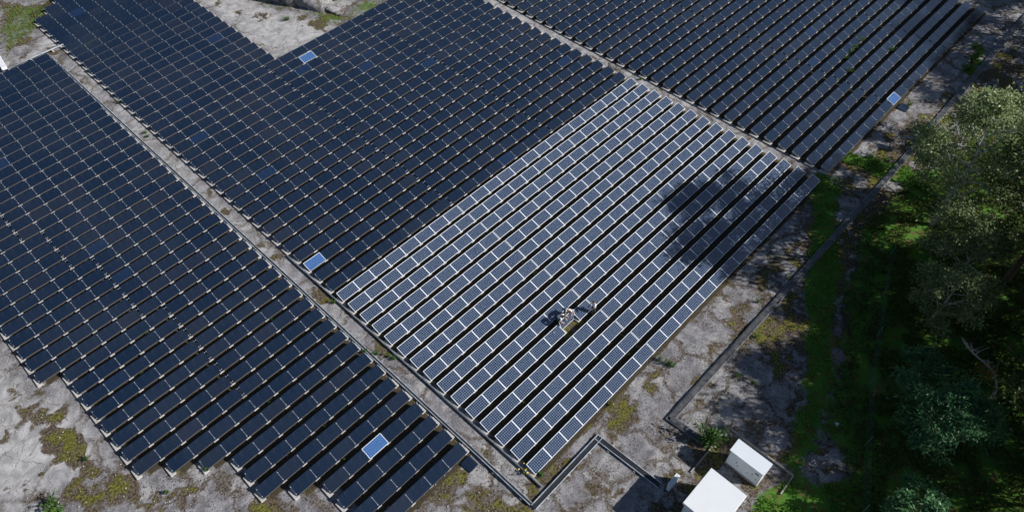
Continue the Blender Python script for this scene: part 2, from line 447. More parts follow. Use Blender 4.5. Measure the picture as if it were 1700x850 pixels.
PALE = [[(16.25, 49.09), (20.60, 44.38), (19.75, 41.43), (22.07, 35.58), (23.89, 31.08), (21.48, 30.17), (16.22, 30.82), (14.88, 30.96)],
        [(-0.11, 50.37), (0.12, 47.15), (-0.63, 20.23), (-1.18, -1.52), (-1.00, -5.83), (-1.81, -5.36), (-1.97, 0.60), (-2.21, 20.76), (-0.66, 47.67)],
        [(-5.97, 50.51), (-1.47, 53.52), (0.73, 53.74), (0.15, 50.93)],
        [(38.45, 23.14), (40.41, 21.02), (40.93, -2.44), (41.01, -22.41), (39.74, -21.87), (39.18, 0.19)],
        [(-22.22, 14.64), (-21.58, 13.96), (-21.66, 11.02), (-21.64, 7.41), (-19.24, 7.72), (-19.44, 4.39), (-20.20, 0.56), (-22.09, 0.67), (-23.80, 2.47), (-25.53, 1.30), (-27.09, 2.35)]]
PALE_W = [1.0, .55, .9, .55, .85]
SOIL = [[(27.58, -29.83), (37.61, -27.11), (46.32, -29.81), (62.62, -34.87), (19.81, -49.17), (11.37, -40.31), (18.04, -35.12)]]

PITCH_ = 1.503987
def build_ground():
    xs = axis(-42, 96, .3, 900); ys = axis(-62, 74, .3, 900)
    X, Y = np.meshgrid(xs, ys)
    wx = X + (fbm(X * .8, Y * .8, 4, 3) - .5) * 2.2; wy = Y + (fbm(X * .8, Y * .8, 4, 9) - .5) * 2.2
    Z = (fbm(X * .25, Y * .25, 3, 5) - .5) * .14 + (fbm(X * 1.1, Y * 1.1, 3, 6) - .5) * .06
    rack = ((X > -22.5) & (X < 79) & (Y > -24) & (Y < 62))
    rack &= ~((X > -30) & (X < -1.6) & (Y < -8 - (X + 20) * .55))
    Z = np.where(rack, Z * .12, Z) - .012
    def mask(polys, w=None):
        out = np.zeros(X.shape)
        for i, p in enumerate(polys):
            ww = 1.0 if w is None else w[i]
            out = np.maximum(out, inpoly(wx, wy, p) * ww)
        for _ in range(7):
            o = np.pad(out, 1, mode='edge')
            out = (o[:-2, 1:-1] + o[2:, 1:-1] + o[1:-1, :-2] + o[1:-1, 2:] + 2 * out) / 6
        return out
    grass = mask(GRASS, [.50, .80, .80, .72, .9, .52, .8, .8]); pale = mask(PALE, PALE_W); soil_shade = mask(SOIL) * .7
    moss = np.maximum(.39 + .18 * (fbm(X * .12, Y * .12, 3, 21) - .5), mask([m[0] for m in MOSS], [m[1] for m in MOSS]))
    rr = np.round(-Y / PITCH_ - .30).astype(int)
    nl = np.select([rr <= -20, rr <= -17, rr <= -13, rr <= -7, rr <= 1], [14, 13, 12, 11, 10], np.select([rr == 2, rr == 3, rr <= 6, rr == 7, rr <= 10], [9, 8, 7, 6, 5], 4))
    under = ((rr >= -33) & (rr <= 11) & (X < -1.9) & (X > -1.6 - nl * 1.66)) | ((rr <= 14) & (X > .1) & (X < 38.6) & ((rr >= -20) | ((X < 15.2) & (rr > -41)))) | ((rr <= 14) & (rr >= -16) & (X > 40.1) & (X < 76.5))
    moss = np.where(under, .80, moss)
    soil_shade = np.where(under & ~((X > 9.8) & (X < 11.9) & (Y > -16.2) & (Y < -14.9)), .75, soil_shade)  # shade under the racks painted into the soil mask, lit missing-panel patch spared
    far = (X < -42) | (X > 96) | (Y < -62) | (Y > 74)
    grass = np.where(far, .6, grass)
    ny, nx = X.shape
    idx = np.arange(nx * ny).reshape(ny, nx)
    Fc = np.stack([idx[:-1, :-1], idx[:-1, 1:], idx[1:, 1:], idx[1:, :-1]], -1).reshape(-1, 4)
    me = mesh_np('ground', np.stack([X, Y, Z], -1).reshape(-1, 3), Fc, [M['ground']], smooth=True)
    for n, a in (('grass', grass), ('moss', moss), ('pale', pale), ('soil_shade', soil_shade)):
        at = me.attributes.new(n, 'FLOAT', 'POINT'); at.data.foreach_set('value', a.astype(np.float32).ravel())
    tag(link('ground', me), kind='structure')
    return xs, ys, Z
DITCH0 = (19.45, 44.84); DITCH1 = (25.32, 32.25)
GX, GY, GZ = build_ground()
def rock_ledge():
    # a low rock ledge steps up behind the grassy bank at the far edge
    e0 = Vector((*DITCH0, 0)); e1 = Vector((*DITCH1, 0)); d = (e1 - e0).normalized(); nrm = Vector((-d.y, d.x, 0)); e0 = e0 - d * 14
    L = (e1 - e0).length; n = 60; V = []; Fc = []
    prof = ((0.0, -.3), (.05, .35), (.12, .75), (.45, 1.0), (1.6, 1.06), (4.5, .95), (9.0, .5), (13.0, -.2))
    for i in range(n + 1):
        t = i / n * L; h = 1.75 * min(1, (L - t) / 7.0) * (1 + .12 * math.sin(t * 2.1) + .06 * math.sin(t * 5.3))
        for k, (s_, z_) in enumerate(prof):
            w = .22 * math.sin(t * 1.7 + k) + .12 * math.sin(t * 4.1 + k * 2)
            p = e0 + d * t + nrm * (s_ + w); V.append((p.x, p.y, h * z_ - (.25 if z_ < 0 else .02)))
    m = len(prof)
    for i in range(n):
        for k in range(m - 1): Fc.append((i * m + k, (i + 1) * m + k, (i + 1) * m + k + 1, i * m + k + 1))
    tag(link('rock_ledge', mesh_np('rock_ledge', V, Fc, [M['ground']])), kind='structure')
rock_ledge()
def gz(x, y):
    i = int(np.clip(np.searchsorted(GX, x) - 1, 0, len(GX) - 2)); j = int(np.clip(np.searchsorted(GY, y) - 1, 0, len(GY) - 2))
    fx = (x - GX[i]) / (GX[i + 1] - GX[i]); fy = (y - GY[j]) / (GY[j + 1] - GY[j])
    return float((GZ[j, i] * (1 - fx) + GZ[j, i + 1] * fx) * (1 - fy) + (GZ[j + 1, i] * (1 - fx) + GZ[j + 1, i + 1] * fx) * fy)

# ------------------------------------------------------------------ solar panel rows
PITCH = 1.503987
TILT = math.radians(18.0)
WID = .93
HI = .50                                           # top of the high edge above the ground
CT, ST = math.cos(TILT), math.sin(TILT)

def panel_mesh(name, L, mat, th=.035):
    mb = MB().box(0, L, -WID, 0, -th, 0)
    return mb.mesh(name, mat)
dark_me = panel_mesh('dark_panel', 1.60, M['dark'], .03)
mono_me = panel_mesh('mono_panel', 1.63, M['mono'], .03)
mono_me.materials.append(M['back'])
poly_me = panel_mesh('poly_panel', 1.63, M['poly'], .03)
for me in (mono_me,):
    for p in me.polygons:
        if p.normal.z < -.5: p.material_index = 1
def frame_mesh():
    mb = MB(); L = 1.63; f = .021
    for x0, x1, y0, y1 in ((-.004, L + .004, -f, .004), (-.004, L + .004, -WID - .004, -WID + f), (-.004, f, -WID + f, -f), (L - f, L + .004, -WID + f, -f)):
        mb.box(x0, x1, y0, y1, -.04, .004)
    return mb.mesh('frame', M['frame'])
frame_me = frame_mesh()
def beam_mesh(name, y0, y1, h):
    return MB().box(-.19, .19, y0, y1, 0, h).mesh(name, M['concrete'], bevel=.015)
beam_dark_me = beam_mesh('beam_long', -.94, -.06, .15)
beam_mid_me = beam_mesh('beam_mid', -.93, -.06, .15)
beam_mono_me = beam_mesh('beam_short', -.85, -.08, .14)

def slope(mb, x0, x1, s0, s1, n0, n1):
    """box in the tilted plane: s runs down the slope, n is the offset along its normal"""
    Mx = Matrix.Translation((0, 0, HI)) @ Matrix.Rotation(TILT, 4, 'X')
    mb.box(x0, x1, -s1, -s0, n0, n1, Mx)

ROWS = []
def ordinal(n):
    return '%d%s' % (n, 'th' if 10 <= n % 100 <= 20 else {1: 'st', 2: 'nd', 3: 'rd'}.get(n % 10, 'th'))

def visible(x, y, mx=230):
    d = Vector((x, y, .4)) - CAM_LOC; w = d.dot(CAM_W)
    px = 850 + 1211.920831 * d.dot(CAM_R) / w; py = 425 - 1211.920831 * d.dot(CAM_U) / w
    return -mx < px < 1700 + mx and -mx * .6 < py < 850 + mx * .6

def build_row(row, spans, kind, label, group, special=None, missing=None):
    """spans: list of (x_start, panel count, panel pitch) runs of panels separated by narrow expansion gaps"""
    y = -PITCH * row
    wd = WID + (.07 * min(1, max(0, (-row - 3) / 12)) if kind == 'dark' else 0)     # the far rows carry slightly deeper modules
    joints = []; panels = []
    for (x0, n, p) in spans:
        for k in range(n):
            if visible(x0 + (k + .5) * p, y): panels.append((x0 + k * p, p))
    if not panels: return None
    xl = panels[0][0]
    root = empty('solar_panel_row', (xl, y, 0))
    tag(root, label, 'solar row', group)
    br = MB(); cl = MB(); er = MB()
    last_end = None; seg0 = None
    jit = random.uniform(-.012, .012)
    ends = []
    for i, (px, p) in enumerate(panels):
        x = px - xl
        first = i == 0 or abs(panels[i - 1][0] + panels[i - 1][1] - px) > .03
        lastp = i == len(panels) - 1 or abs(px + p - panels[i + 1][0]) > .03
        gapw = .044
        hole = missing is not None and abs(px - missing) < .05
        sp = None
        if special:
            for sx, sk in special:
                if abs(px - sx) < .4 * p: sp = sk
        k = sp or kind
        me = {'dark': dark_me, 'mono': mono_me, 'poly': poly_me}[k]
        Lm = 1.60 if k == 'dark' else 1.63
        if not hole:
            o = link('solar_panel', me, root, (x + gapw / 2, 0, HI + jit * .4 + random.uniform(-.004, .004)),
                     (TILT + math.radians(random.gauss(0, .30)), math.radians(random.gauss(0, .16)), math.radians(random.gauss(0, .10))))
            o.scale.x = (p - gapw if k == 'dark' else p - .014) / Lm
            o.scale.y = wd / WID
            if k != 'dark': o.location.x = x + .007
            if k != 'dark': link('frame', frame_me, o)
            if sp == 'poly': o['label'] = 'single bright blue panel with white frame among the dark ones'
        # beams, brackets and clamps at the joints
        js = []
        if first: js.append((x + .02, 'start'))
        js.append((x + p - .02, 'end') if lastp else (x + p, 'mid'))
        for jx, jt in js:
            if jt == 'end' and not (i == len(panels) - 1): pass
            if jt == 'start' and i > 0: pass
            bm = beam_mono_me if kind != 'dark' else beam_dark_me if jt == 'start' or not (xl > 39 or (xl > -.5 and row > -8) or row > -5) else beam_mono_me
            if not (jt == 'start' and i > 0):          # one beam carries both sides of an expansion gap
                bo = link('concrete_beam', bm, root, (jx - (.09 if jt == 'start' else 0) + (.05 if jt == 'end' and i < len(panels) - 1 else 0), random.uniform(-.02, .02), gz(xl + jx, y - .5) - .02),
                          (0, 0, math.radians(random.uniform(-.8, .8))))
                bo.scale.y = wd / WID
            inner = (jt == 'start' and i > 0) or (jt == 'end' and i < len(panels) - 1)
            if inner: jx += .09 if jt == 'start' else -.09
            hw = .034 if kind == 'dark' else .02
            slope(br, jx - hw, jx + hw, .03, .89, -.085, -.045)
            if kind == 'dark' and not inner: slope(br, jx - .010, jx + .010, .13, .79, -.044, -.012)
            br.box(jx - .02, jx + .02, -.16 * CT - .02, -.16 * CT + .02, .13, HI - .16 * ST - .08)
            br.box(jx - .02, jx + .02, -.78 * CT - .02, -.78 * CT + .02, .13, HI - .78 * ST - .08)
            if kind == 'dark':
                if inner: jx += -.09 if jt == 'start' else .09
                for s in (.16, .75):
                    slope(cl, jx - .024, jx + .024, s - .03, s + .03, -.032, .010)
        # low-edge profile under this panel
        if kind == 'dark':
            slope(er, x + .01, x + p - .01, wd - .004, wd + .012, -.034, .001)
    br.build('support_brackets', M['alu'], root)['kind'] = 'stuff'
    if kind == 'dark':
        cl.build('module_clamps', M['clamp'], root)['kind'] = 'stuff'
        er.build('edge_profile', M['edge'], root)
    ROWS.append(root)
    return root

# block beside the mesh cable tray, stepped at its open end
LX = -1.95
def left_cols(r):
    if r <= -20: return 14, 5
    if r <= -17: return 13, 5
    if r <= -13: return 12, 5
    if r <= -7: return 11, 5
    if r <= 1: return 10, 5
    return {2: 9, 3: 8, 4: 7, 5: 7, 6: 7, 7: 6, 8: 5, 9: 5, 10: 5, 11: 4}[r], 0
for r in range(11, -34, -1):
    n, g = left_cols(r)
    x_right = LX + (.25 if r < -30 else .15 if r < -24 else 0) - (.09 if r > 5 else 0)
    if g:
        p = 1.662 if r > -7 else 1.655
        nr = n - g
        xa = x_right - nr * p
        spans = [(xa - .10 - g * p, g, p), (xa, nr, p)]
    else:
        p = 1.668
        spans = [(x_right - n * p, n, p)]
    k = 12 - r
    lab = 'dark panel row right beside the loose panel lying on moss' if k == 1 else \
          '%s dark panel row counted from the loose panel beside the mesh cable tray' % ordinal(k)
    sp = None
    if r == 8:
        sp = [(x_right - 3 * p, 'poly')]
        lab = 'dark panel row with one bright blue panel, near the open stepped end'
    if r == -33: lab = 'dark panel row along the pale conduit at the far rock'
    build_row(r, spans, 'dark', lab, 'dark panel rows beside the mesh cable tray', sp)

# middle block: fifteen white-framed rows, then dark rows reaching back to the far rock
HOLE_X = 6 * 1.6725
for r in range(14, -42, -1):
    if r >= 0:
        spans = [(0, 8, 1.6725), (13.43, 8, 1.6725), (26.86, 7, 1.6785)]
        k = r + 1
        lab = '%s white-framed panel row counted from the dark rows' % ordinal(k)
        if r == 14: lab = 'outermost white-framed panel row facing the mossy rock and trees'
        if r == 10: lab = 'white-framed panel row with one panel lifted out by workers'
        build_row(r, spans, 'mono', lab, 'white-framed panel rows', None, HOLE_X if r == 10 else None)
        continue
    x0 = .18 if r < -29 else .08 if r < -25 else 0.0
    if r >= -20:
        spans = [(0, 8, 1.67), (8 * 1.67 + .1, 8, 1.67), (16 * 1.67 + .2, 7, 1.67)]
    else:
        x0s = {-39: 1.95, -40: 3.6, -41: 5.2}.get(r, x0)
        nn = 9 - {-39: 1, -40: 2, -41: 3}.get(r, 0)
        pp = (15.10 - x0s) / nn
        spans = [(x0s, nn, pp)]
    k = -r
    lab = '%s dark panel row counted from the white-framed rows' % ordinal(k) if k > 1 else 'dark panel row directly beside the white-framed panel rows'
    if r <= -21: lab = '%s short dark panel row back from the bare rock clearing' % ordinal(-20 - r)
    sp = None
    if r == -3: sp = [(0, 'poly')]; lab = 'dark panel row with a bright blue panel at the rock path end'
    if r == -19: sp = [(10 * 1.67 + .1, 'poly')]; lab = 'long dark panel row with a blue panel near the bare rock clearing'
    if r == -20: lab = 'long dark panel row along the edge of the bare rock clearing'
    build_row(r, spans, 'dark', lab, 'dark panel rows behind the white-framed rows', sp)

# block beyond the narrow second path, its last row running along under the trees
for r in range(14, -16, -1):
    x0 = 40.08 + (.012 * max(0, -r) * 1.2)
    spans = [(x0, 8, (53.28 - x0) / 8), (53.40, 8, 12.78 / 8), (66.28, 7, 10.2 / 7)]
    k = 15 - r
    lab = '%s dark panel row in from the tree side, beyond the narrow path' % ordinal(k)
    sp = None
    if r == 14:
        sp = [(53.40, 'poly')]; lab = 'outermost dark panel row under the trees with one pale blue panel'
    build_row(r, spans, 'dark', lab, 'dark panel rows beyond the narrow path', sp)

# ------------------------------------------------------------------ cable trays and conduits
def tray(name, pts, w, h, z, label, mat, cover=0.0, rungs=0.0, cables=2, group=None, feet=0.0):
    root = empty(name, (pts[0][0], pts[0][1], 0)); tag(root, label, 'cable tray', group)
    o = Vector((pts[0][0], pts[0][1], 0))
    P = [Vector((p[0], p[1], 0)) - o for p in pts]
    rails = {-1: MB(), 1: MB()}; base = MB(); rg = MB(); ft = MB(); cb = MB()
    for i in range(len(P) - 1):
        a, b = P[i], P[i + 1]
        d = (b - a).normalized(); s = Vector((-d.y, d.x, 0)); L = (b - a).length
        nseg = max(1, int(round(L / 3.0)))
        for side in (-1, 1):
            off = s * side * w / 2
            e0 = -w / 2 if i > 0 else 0; e1 = w / 2 if i < len(P) - 2 else 0
            rails[side].bar(a + d * e0 * .98 + off + Vector((0, 0, z + h / 2 + .003 * i)), b + d * e1 * .98 + off + Vector((0, 0, z + h / 2 + .003 * i)), .045, h)
        for k in range(cables):
            off = s * (-w / 2 + w * (k + 1) / (cables + 1))
            cb.bar(a + off + Vector((0, 0, z + .035 + .004 * k + .006 * i)), b + off + Vector((0, 0, z + .035 + .004 * k + .006 * i)), .035, .03)
        if rungs:
            t = 0.0
            while t < L:
                q = a + d * t; rg.bar(q - s * w / 2 + Vector((0, 0, z + .008)), q + s * w / 2 + Vector((0, 0, z + .008)), .02, .012); t += rungs
        if True:
            base.bar(a + Vector((0, 0, z + .006 + .002 * i)), b + Vector((0, 0, z - .004 + .002 * i)), w * .96, .006)
        if cover:
            t = 0.0; n = max(1, int(round(L / cover))); cl = L / n
            for k in range(n):
                c = MB(); q0 = a + d * (k * cl + .012); q1 = a + d * ((k + 1) * cl - .012)
                wob = s * random.uniform(-.012, .012)
                c.bar(q0 + wob + Vector((0, 0, z + h + .012 + random.uniform(0, .012) + .02 * i)), q1 + wob * .3 + Vector((0, 0, z + h + .012 + random.uniform(0, .012) + .02 * i)), w * .80, .012)
                c.build('cover_plate', mat, root)
        if feet:
            t = feet * .5
            while t < L:
                q = a + d * t; ft.bar(q - s * (w / 2 + .14) + Vector((0, 0, .03)), q + s * (w / 2 + .14) + Vector((0, 0, .03)), .16, .07); t += feet
    for side in (-1, 1): rails[side].build('side_rail', M['tray'] if rungs else M['tray_mid'], root)
    if rungs: rg.build('wire_rungs', mat, root)['kind'] = 'stuff'
    base.build('base_plate', M['tray_dark'] if rungs else mat, root)
    if cables: cb.build('cables', M['cable'], root)['kind'] = 'stuff'
    if feet: ft.build('feet', M['kerb'], root)['kind'] = 'stuff'
    return root

tray('cable_tray', [(-1.66, 49.6), (-1.62, 18.0), (-1.66, -23.05)], .20, .07, .10, 'long galvanised mesh cable tray along the ends of the stepped dark rows', M['tray'], rungs=.22, cables=2, feet=2.6)
tray('cable_tray', [(-.30, 6.5), (-.28, -22.85)], .10, .06, .10, 'galvanised cable tray along the left ends of the white-framed rows', M['tray_mid'], cover=2.4, cables=0)
tray('cable_tray', [(-1.70, -23.32), (5.02, -23.30), (5.22, -28.45)], .40, .10, .06, 'wide galvanised cable tray bending towards the white cabin', M['tray'], rungs=.12, cables=4, feet=2.2)
tray('cable_tray', [(84.0, -25.62), (44.0, -26.2), (9.75, -26.08), (9.95, -29.2)], .46, .12, .03, 'long dark covered cable duct running between the panels and the trees', M['tray_dark'], cover=2.5, cables=0)
tray('cable_tray', [(39.4, -22.6), (39.6, -25.75)], .14, .08, .02, 'short dark duct from the last white-framed row to the long duct', M['tray_dark'], cover=1.6, cables=0)
tray('cable_tray', [(49.8, -26.5), (50.4, -31.5)], .14, .08, .02, 'dark duct branching from the long duct towards the trees', M['tray_dark'], cover=1.8, cables=0)
pc = empty('conduit_pair', (-6.35, 50.25, 0)); tag(pc, 'pair of grey conduits along the far end of the dark rows', 'conduit')
for k in range(2):
    MB().tube([(0, .14 * k, .30), (3.2, .14 * k + .02, .32), (6.7, .14 * k, .28)], [.035] * 3, 8).build('pipe', M['tray_mid' if k else 'tray'], pc, smooth=True)
for k in range(3): MB().box(.6 + 2.4 * k - .1, .6 + 2.4 * k + .1, -.12, .28, -.02, .255).build('support_block', M['kerb'], pc)
wa = Vector((*(-6.10, 50.34), 0)); wz = Vector((*(-5.42, 55.41), 0))
wb = empty('white_duct', wa); tag(wb, 'white boxed duct on short legs at the end of the grey conduits', 'duct')
dv = wz - wa
MB().bar((0, 0, .42), dv + Vector((0, 0, .42)), .55, .28).build('duct_box', M['white'], wb, bevel=.03)
for f in (.12, .5, .88): MB().bar(dv * f + Vector((0, 0, -.03)), dv * f + Vector((0, 0, .275)), .16).build('leg', M['kerb'], wb)

# loose panels on the ground
def loose(x, y, rz, sx, label):
    o = link('loose_panel', dark_me, None, (x, y, .10), (math.radians(4), math.radians(-2), rz)); o.scale.x = sx
    o.location.z = gz(x + .3, y - .4) + .12
    tag(o, label, 'solar panel'); return o
loose(-2.95, -17.62, math.radians(1), .52, 'small dark panel lying loose on moss below the last dark row')
loose(53.4, -22.3, math.radians(-3), .62, 'grey panel lying loose under the row with the pale panel')

# ------------------------------------------------------------------ cabin, switch cabinets and pad edging
def cabin():
    r = empty('cabin', (5.85, -31.85, 0)); tag(r, 'white flat-roofed equipment cabin beside the grey switch cabinet', 'cabin')
    MB().box(-1.38, 1.38, -1.16, 1.16, -.04, 2.38).build('wall', M['cab'], r, bevel=.01)
    rf = MB().box(-1.58, 1.58, -1.34, 1.34, 2.381, 2.60).build('roof', M['white'], r, bevel=.02)
    MB().box(-1.46, -1.381, -.5, .45, .12, 2.1).build('door', M['cab'], r, bevel=.008)
    MB().box(-1.50, -1.461, .28, .34, 1.0, 1.14).build('handle', M['cab_dark'], r)
    for y0 in (-1.06,): MB().box(-1.42, -1.381, y0, y0 + .4, 1.5, 1.9).build('vent', M['cab_dark'], r)
    for sx in (-1, 1):
        for sy in (-1, 1): MB().box(sx * 1.41 - .03, sx * 1.41 + .03, sy * 1.19 - .03, sy * 1.19 + .03, -.04, 2.379).build('corner_post', M['white'], r)
cabin()

def triangle(name, x, y, z, s, parent):
    m = MB().add([(x, y - s, z), (x, y + s, z), (x, y, z + 1.7 * s), (x - .006, y - s, z), (x - .006, y + s, z), (x - .006, y, z + 1.7 * s)],
                 [(0, 1, 2), (5, 4, 3), (0, 3, 4, 1), (1, 4, 5, 2), (2, 5, 3, 0)])
    t = m.build(name, M['yellow'], parent)
    MB().add([(x - .007, y + .012, z + .95 * s), (x - .007, y - .03, z + .95 * s), (x - .007, y + .005, z + .75 * s), (x - .007, y - .012, z + .75 * s), (x - .007, y, z + .35 * s), (x - .007, y + .03, z + .70 * s)],
             [(0, 1, 2), (3, 4, 5)]).build('lightning_mark', M['cab_dark'], t)

def switch_cabinet():
    r = empty('switch_cabinet', (10.1, -31.95, 0)); tag(r, 'grey two-door switch cabinet with yellow warning triangles', 'cabinet')
    MB().box(-.46, .46, -1.26, 1.26, -.03, .14).build('plinth', M['kerb'], r)
    MB().box(-.42, .42, -1.22, 1.22, .141, 1.96).build('body', M['cab'], r, bevel=.008)
    MB().add([(-.50, -1.30, 1.961), (.50, -1.30, 1.961), (.50, 1.30, 1.961), (-.50, 1.30, 1.961), (-.50, -1.30, 2.02), (.50, -1.30, 2.20), (.50, 1.30, 2.20), (-.50, 1.30, 2.02)],
             [(0, 3, 2, 1), (4, 5, 6, 7), (0, 1, 5, 4), (1, 2, 6, 5), (2, 3, 7, 6), (3, 0, 4, 7)]).build('roof', M['cab'], r)
    for y0, y1 in ((.02, 1.19), (-1.19, -.02)):
        d = MB().box(-.445, -.421, y0 + .008, y1 - .008, .18, 1.90).build('door', M['cab'], r, bevel=.006)
        hy = y0 + .55
        MB().box(-.475, -.446, hy - .025, hy + .025, .98, 1.16).build('handle', M['cab_dark'], d)
    triangle('warning_sign', -.447, .42, .70, .10, r)
    triangle('warning_sign', -.447, -.34, .80, .09, r)
    triangle('warning_sign', -.447, -.98, .74, .09, r)
    MB().box(-.46, -.446, -1.02, -.76, 1.42, 1.56).build('vent', M['cab_dark'], r)
    MB().box(-.452, -.446, -.62, -.22, 1.55, 1.60).build('name_plate', M['alu'], r)
switch_cabinet()

def meter_box():
    r = empty('meter_box', (5.86, -29.02, 0)); tag(r, 'small white meter cabinet between the cable tray and the cabin', 'cabinet')
    MB().box(-.50, .50, -.12, .12, -.03, .82).build('body', M['cab'], r, bevel=.01)
    MB().box(-.54, .54, -.15, .03, .821, .88).build('roof', M['white'], r, bevel=.01)
    MB().box(-.54, .54, .05, .15, .821, .87).build('rear_cap', M['white'], r, bevel=.01)
    MB().box(-.02, .46, -.135, -.121, .08, .78).build('door', M['cab'], r)
    MB().box(-.46, -.04, -.135, -.121, .08, .78).build('door', M['cab'], r)
meter_box()

kb = empty('kerb_edging', (12.05, -29.45, 0)); tag(kb, 'thin concrete edging around the ground under the switch cabinet', 'kerb')
for a, b in (((0, 0), (0, -5.15)), ((-.06, -5.15), (-1.75, -5.20)), ((-.06, 0), (-4.6, .02))):
    L = math.hypot(b[0] - a[0], b[1] - a[1]); n = max(1, int(L / 1.0)); 
    for k in range(n):
        p0 = (a[0] + (b[0] - a[0]) * k / n, a[1] + (b[1] - a[1]) * k / n); p1 = (a[0] + (b[0] - a[0]) * (k + .985) / n, a[1] + (b[1] - a[1]) * (k + .985) / n)
        z = random.uniform(.0, .012)
        MB().bar((p0[0], p0[1], .03 + z), (p1[0], p1[1], .03 + z), .09, .16).build('kerb_stone', M['kerb'], kb)

# ------------------------------------------------------------------ wire fence towards the wood
FENCE = [(11.2, -39.9), (12.9, -39.15), (17.4, -37.1), (22.0, -35.1), (26.3, -33.5), (30.4, -32.0), (34.5, -30.6)]
fr = empty('wire_fence', (FENCE[0][0], FENCE[0][1], 0)); tag(fr, 'low green wire fence between the grass strip and the wood', 'fence')
o0 = Vector((FENCE[0][0], FENCE[0][1], 0))
wires = MB()
for i, p in enumerate(FENCE):
    q = Vector((p[0], p[1], 0)) - o0
    MB().tube([q + Vector((0, 0, -.1)), q + Vector((.02, 0, 1.45))], [.03, .028], 6).build('post', M['wire'], fr)
    if i:
        for z in (.25, .6, .95, 1.35):
            wires.bar(prev + Vector((0, 0, z)), q + Vector((0, 0, z)), .007)
        n = 12
        for k in range(1, n): 
            e = prev.lerp(q, k / n); wires.bar(e + Vector((0, 0, .05)), e + Vector((0, 0, 1.35)), .004)
    prev = q
wires.build('wire_mesh', M['wire'], fr)['kind'] = 'stuff'

# ------------------------------------------------------------------ vegetation builders
def leaf_quads(P, D, size, asp=.5, fold=.12):
    """P centres, D unit directions: folded diamond leaves, 2 triangles each"""
    n = len(P)
    up = rng.normal(size=(n, 3)); up[:, 2] += .9
    S = np.cross(D, up); S /= (np.linalg.norm(S, axis=1, keepdims=True) + 1e-9)
    Nn = np.cross(S, D)
    sz = (size * rng.uniform(.6, 1.35, n))[:, None]
    a = P - D * sz * .5; b = P + S * sz * asp * .5 + Nn * sz * fold; c = P + D * sz * .5; d = P - S * sz * asp * .5 + Nn * sz * fold
    V = np.stack([a, b, c, d], 1).reshape(-1, 3)
    Fc = np.arange(n * 4).reshape(n, 4)
    return V, Fc

def rdir(n, zb=0.0):
    d = rng.normal(size=(n, 3)); d[:, 2] = d[:, 2] * .6 + zb
    return d / np.linalg.norm(d, axis=1, keepdims=True)

def tree_parts(h, cr, nclump, nleaf, lsize, leafmat, barkmat, base=.28, lean=(0, 0), spread=.85, clump=.55, asp=.5, skew=1.0):
    """returns (wood mesh, crown mesh): tapered trunk with forking limbs, leaves in ragged clumps round the limb ends"""
    wood = MB()
    r0 = .016 * h + .03
    n = 7; pts = []
    cx = cy = 0.0
    for i in range(n + 1):
        t = i / n
        cx = lean[0] * t * h + math.sin(t * 5 + h) * .02 * h * t; cy = lean[1] * t * h + math.cos(t * 4 + h) * .02 * h * t
        pts.append(Vector((cx, cy, -.15 + t * (h * .93 + .15))))
    wood.tube(pts, [r0 * (1 - .88 * (i / n)) for i in range(n + 1)], 7)
    tips = []
    nl = max(7, int(nclump * .42))
    for k in range(nl):
        t = base + (1 - base) * (k + random.random()) / nl * .97
        i = min(n - 1, int(t * n)); f = t * n - i
        o = pts[i].lerp(pts[i + 1], f)
        az = k * 2.4 + random.uniform(-.5, .5)
        prof = math.sin(math.pi * min(1, max(.08, ((t - base) / (1 - base)) ** .8 * .86 + .14))) ** .6
        L = cr * prof * random.uniform(.65, 1.1)
        rise = random.uniform(.15, .65) * L
        e = o + Vector((math.cos(az) * L * skew, math.sin(az) * L, rise))
        m = o.lerp(e, .5) + Vector((random.uniform(-.1, .1) * L, random.uniform(-.1, .1) * L, .10 * L))
        rr = r0 * (1 - .85 * t) * .55
        wood.tube([o, m, e], [rr, rr * .6, .012], 5)
        tips.append((e, L)); tips.append((m.lerp(e, .5) + Vector((0, 0, .1 * L)), L * .8))
        for q in range(3):
            a2 = az + random.uniform(-1.1, 1.1); L2 = L * random.uniform(.3, .55)
            s = o.lerp(e, random.uniform(.35, .85))
            e2 = s + Vector((math.cos(a2) * L2, math.sin(a2) * L2, random.uniform(.0, .6) * L2))
            wood.tube([s, s.lerp(e2, .5) + Vector((0, 0, .06 * L2)), e2], [rr * .45, rr * .3, .008], 4)
            tips.append((e2, L2))
    tips.append((pts[-1] + Vector((0, 0, .1)), cr * .5))
    P = []; D = []
    w = np.array([random.uniform(.3, 1.6) for _ in tips]); w /= w.sum()
    cnt = rng.multinomial(nleaf, w)
    for (e, L), c in zip(tips, cnt):
        if c == 0: continue
        s = clump * random.uniform(.6, 1.3) * cr * .32
        g = rng.normal(size=(c, 3)) * np.array([s, s, s * .6]) * spread
        P.append(np.array(e) + g)
        d = g + rng.normal(size=(c, 3)) * s * .9; d[:, 2] -= s * .2
        D.append(d / (np.linalg.norm(d, axis=1, keepdims=True) + 1e-9))
    P = np.concatenate(P); D = np.concatenate(D)
    ok = P[:, 2] > .3
    V, Fc = leaf_quads(P[ok], D[ok], lsize, asp)
    crown = mesh_np('crown', V, Fc, [leafmat])
    return wood.mesh('trunk', barkmat, smooth=True), crown

def put_tree(name, parts, x, y, rz, label, group=None, s=1.0, z=None):
    r = empty(name, (x, y, gz(x, y) if z is None else z), rz); r.scale = (s, s, s)
    tag(r, label, 'tree', group)
    link('trunk', parts[0], r); link('crown', parts[1], r)
    return r

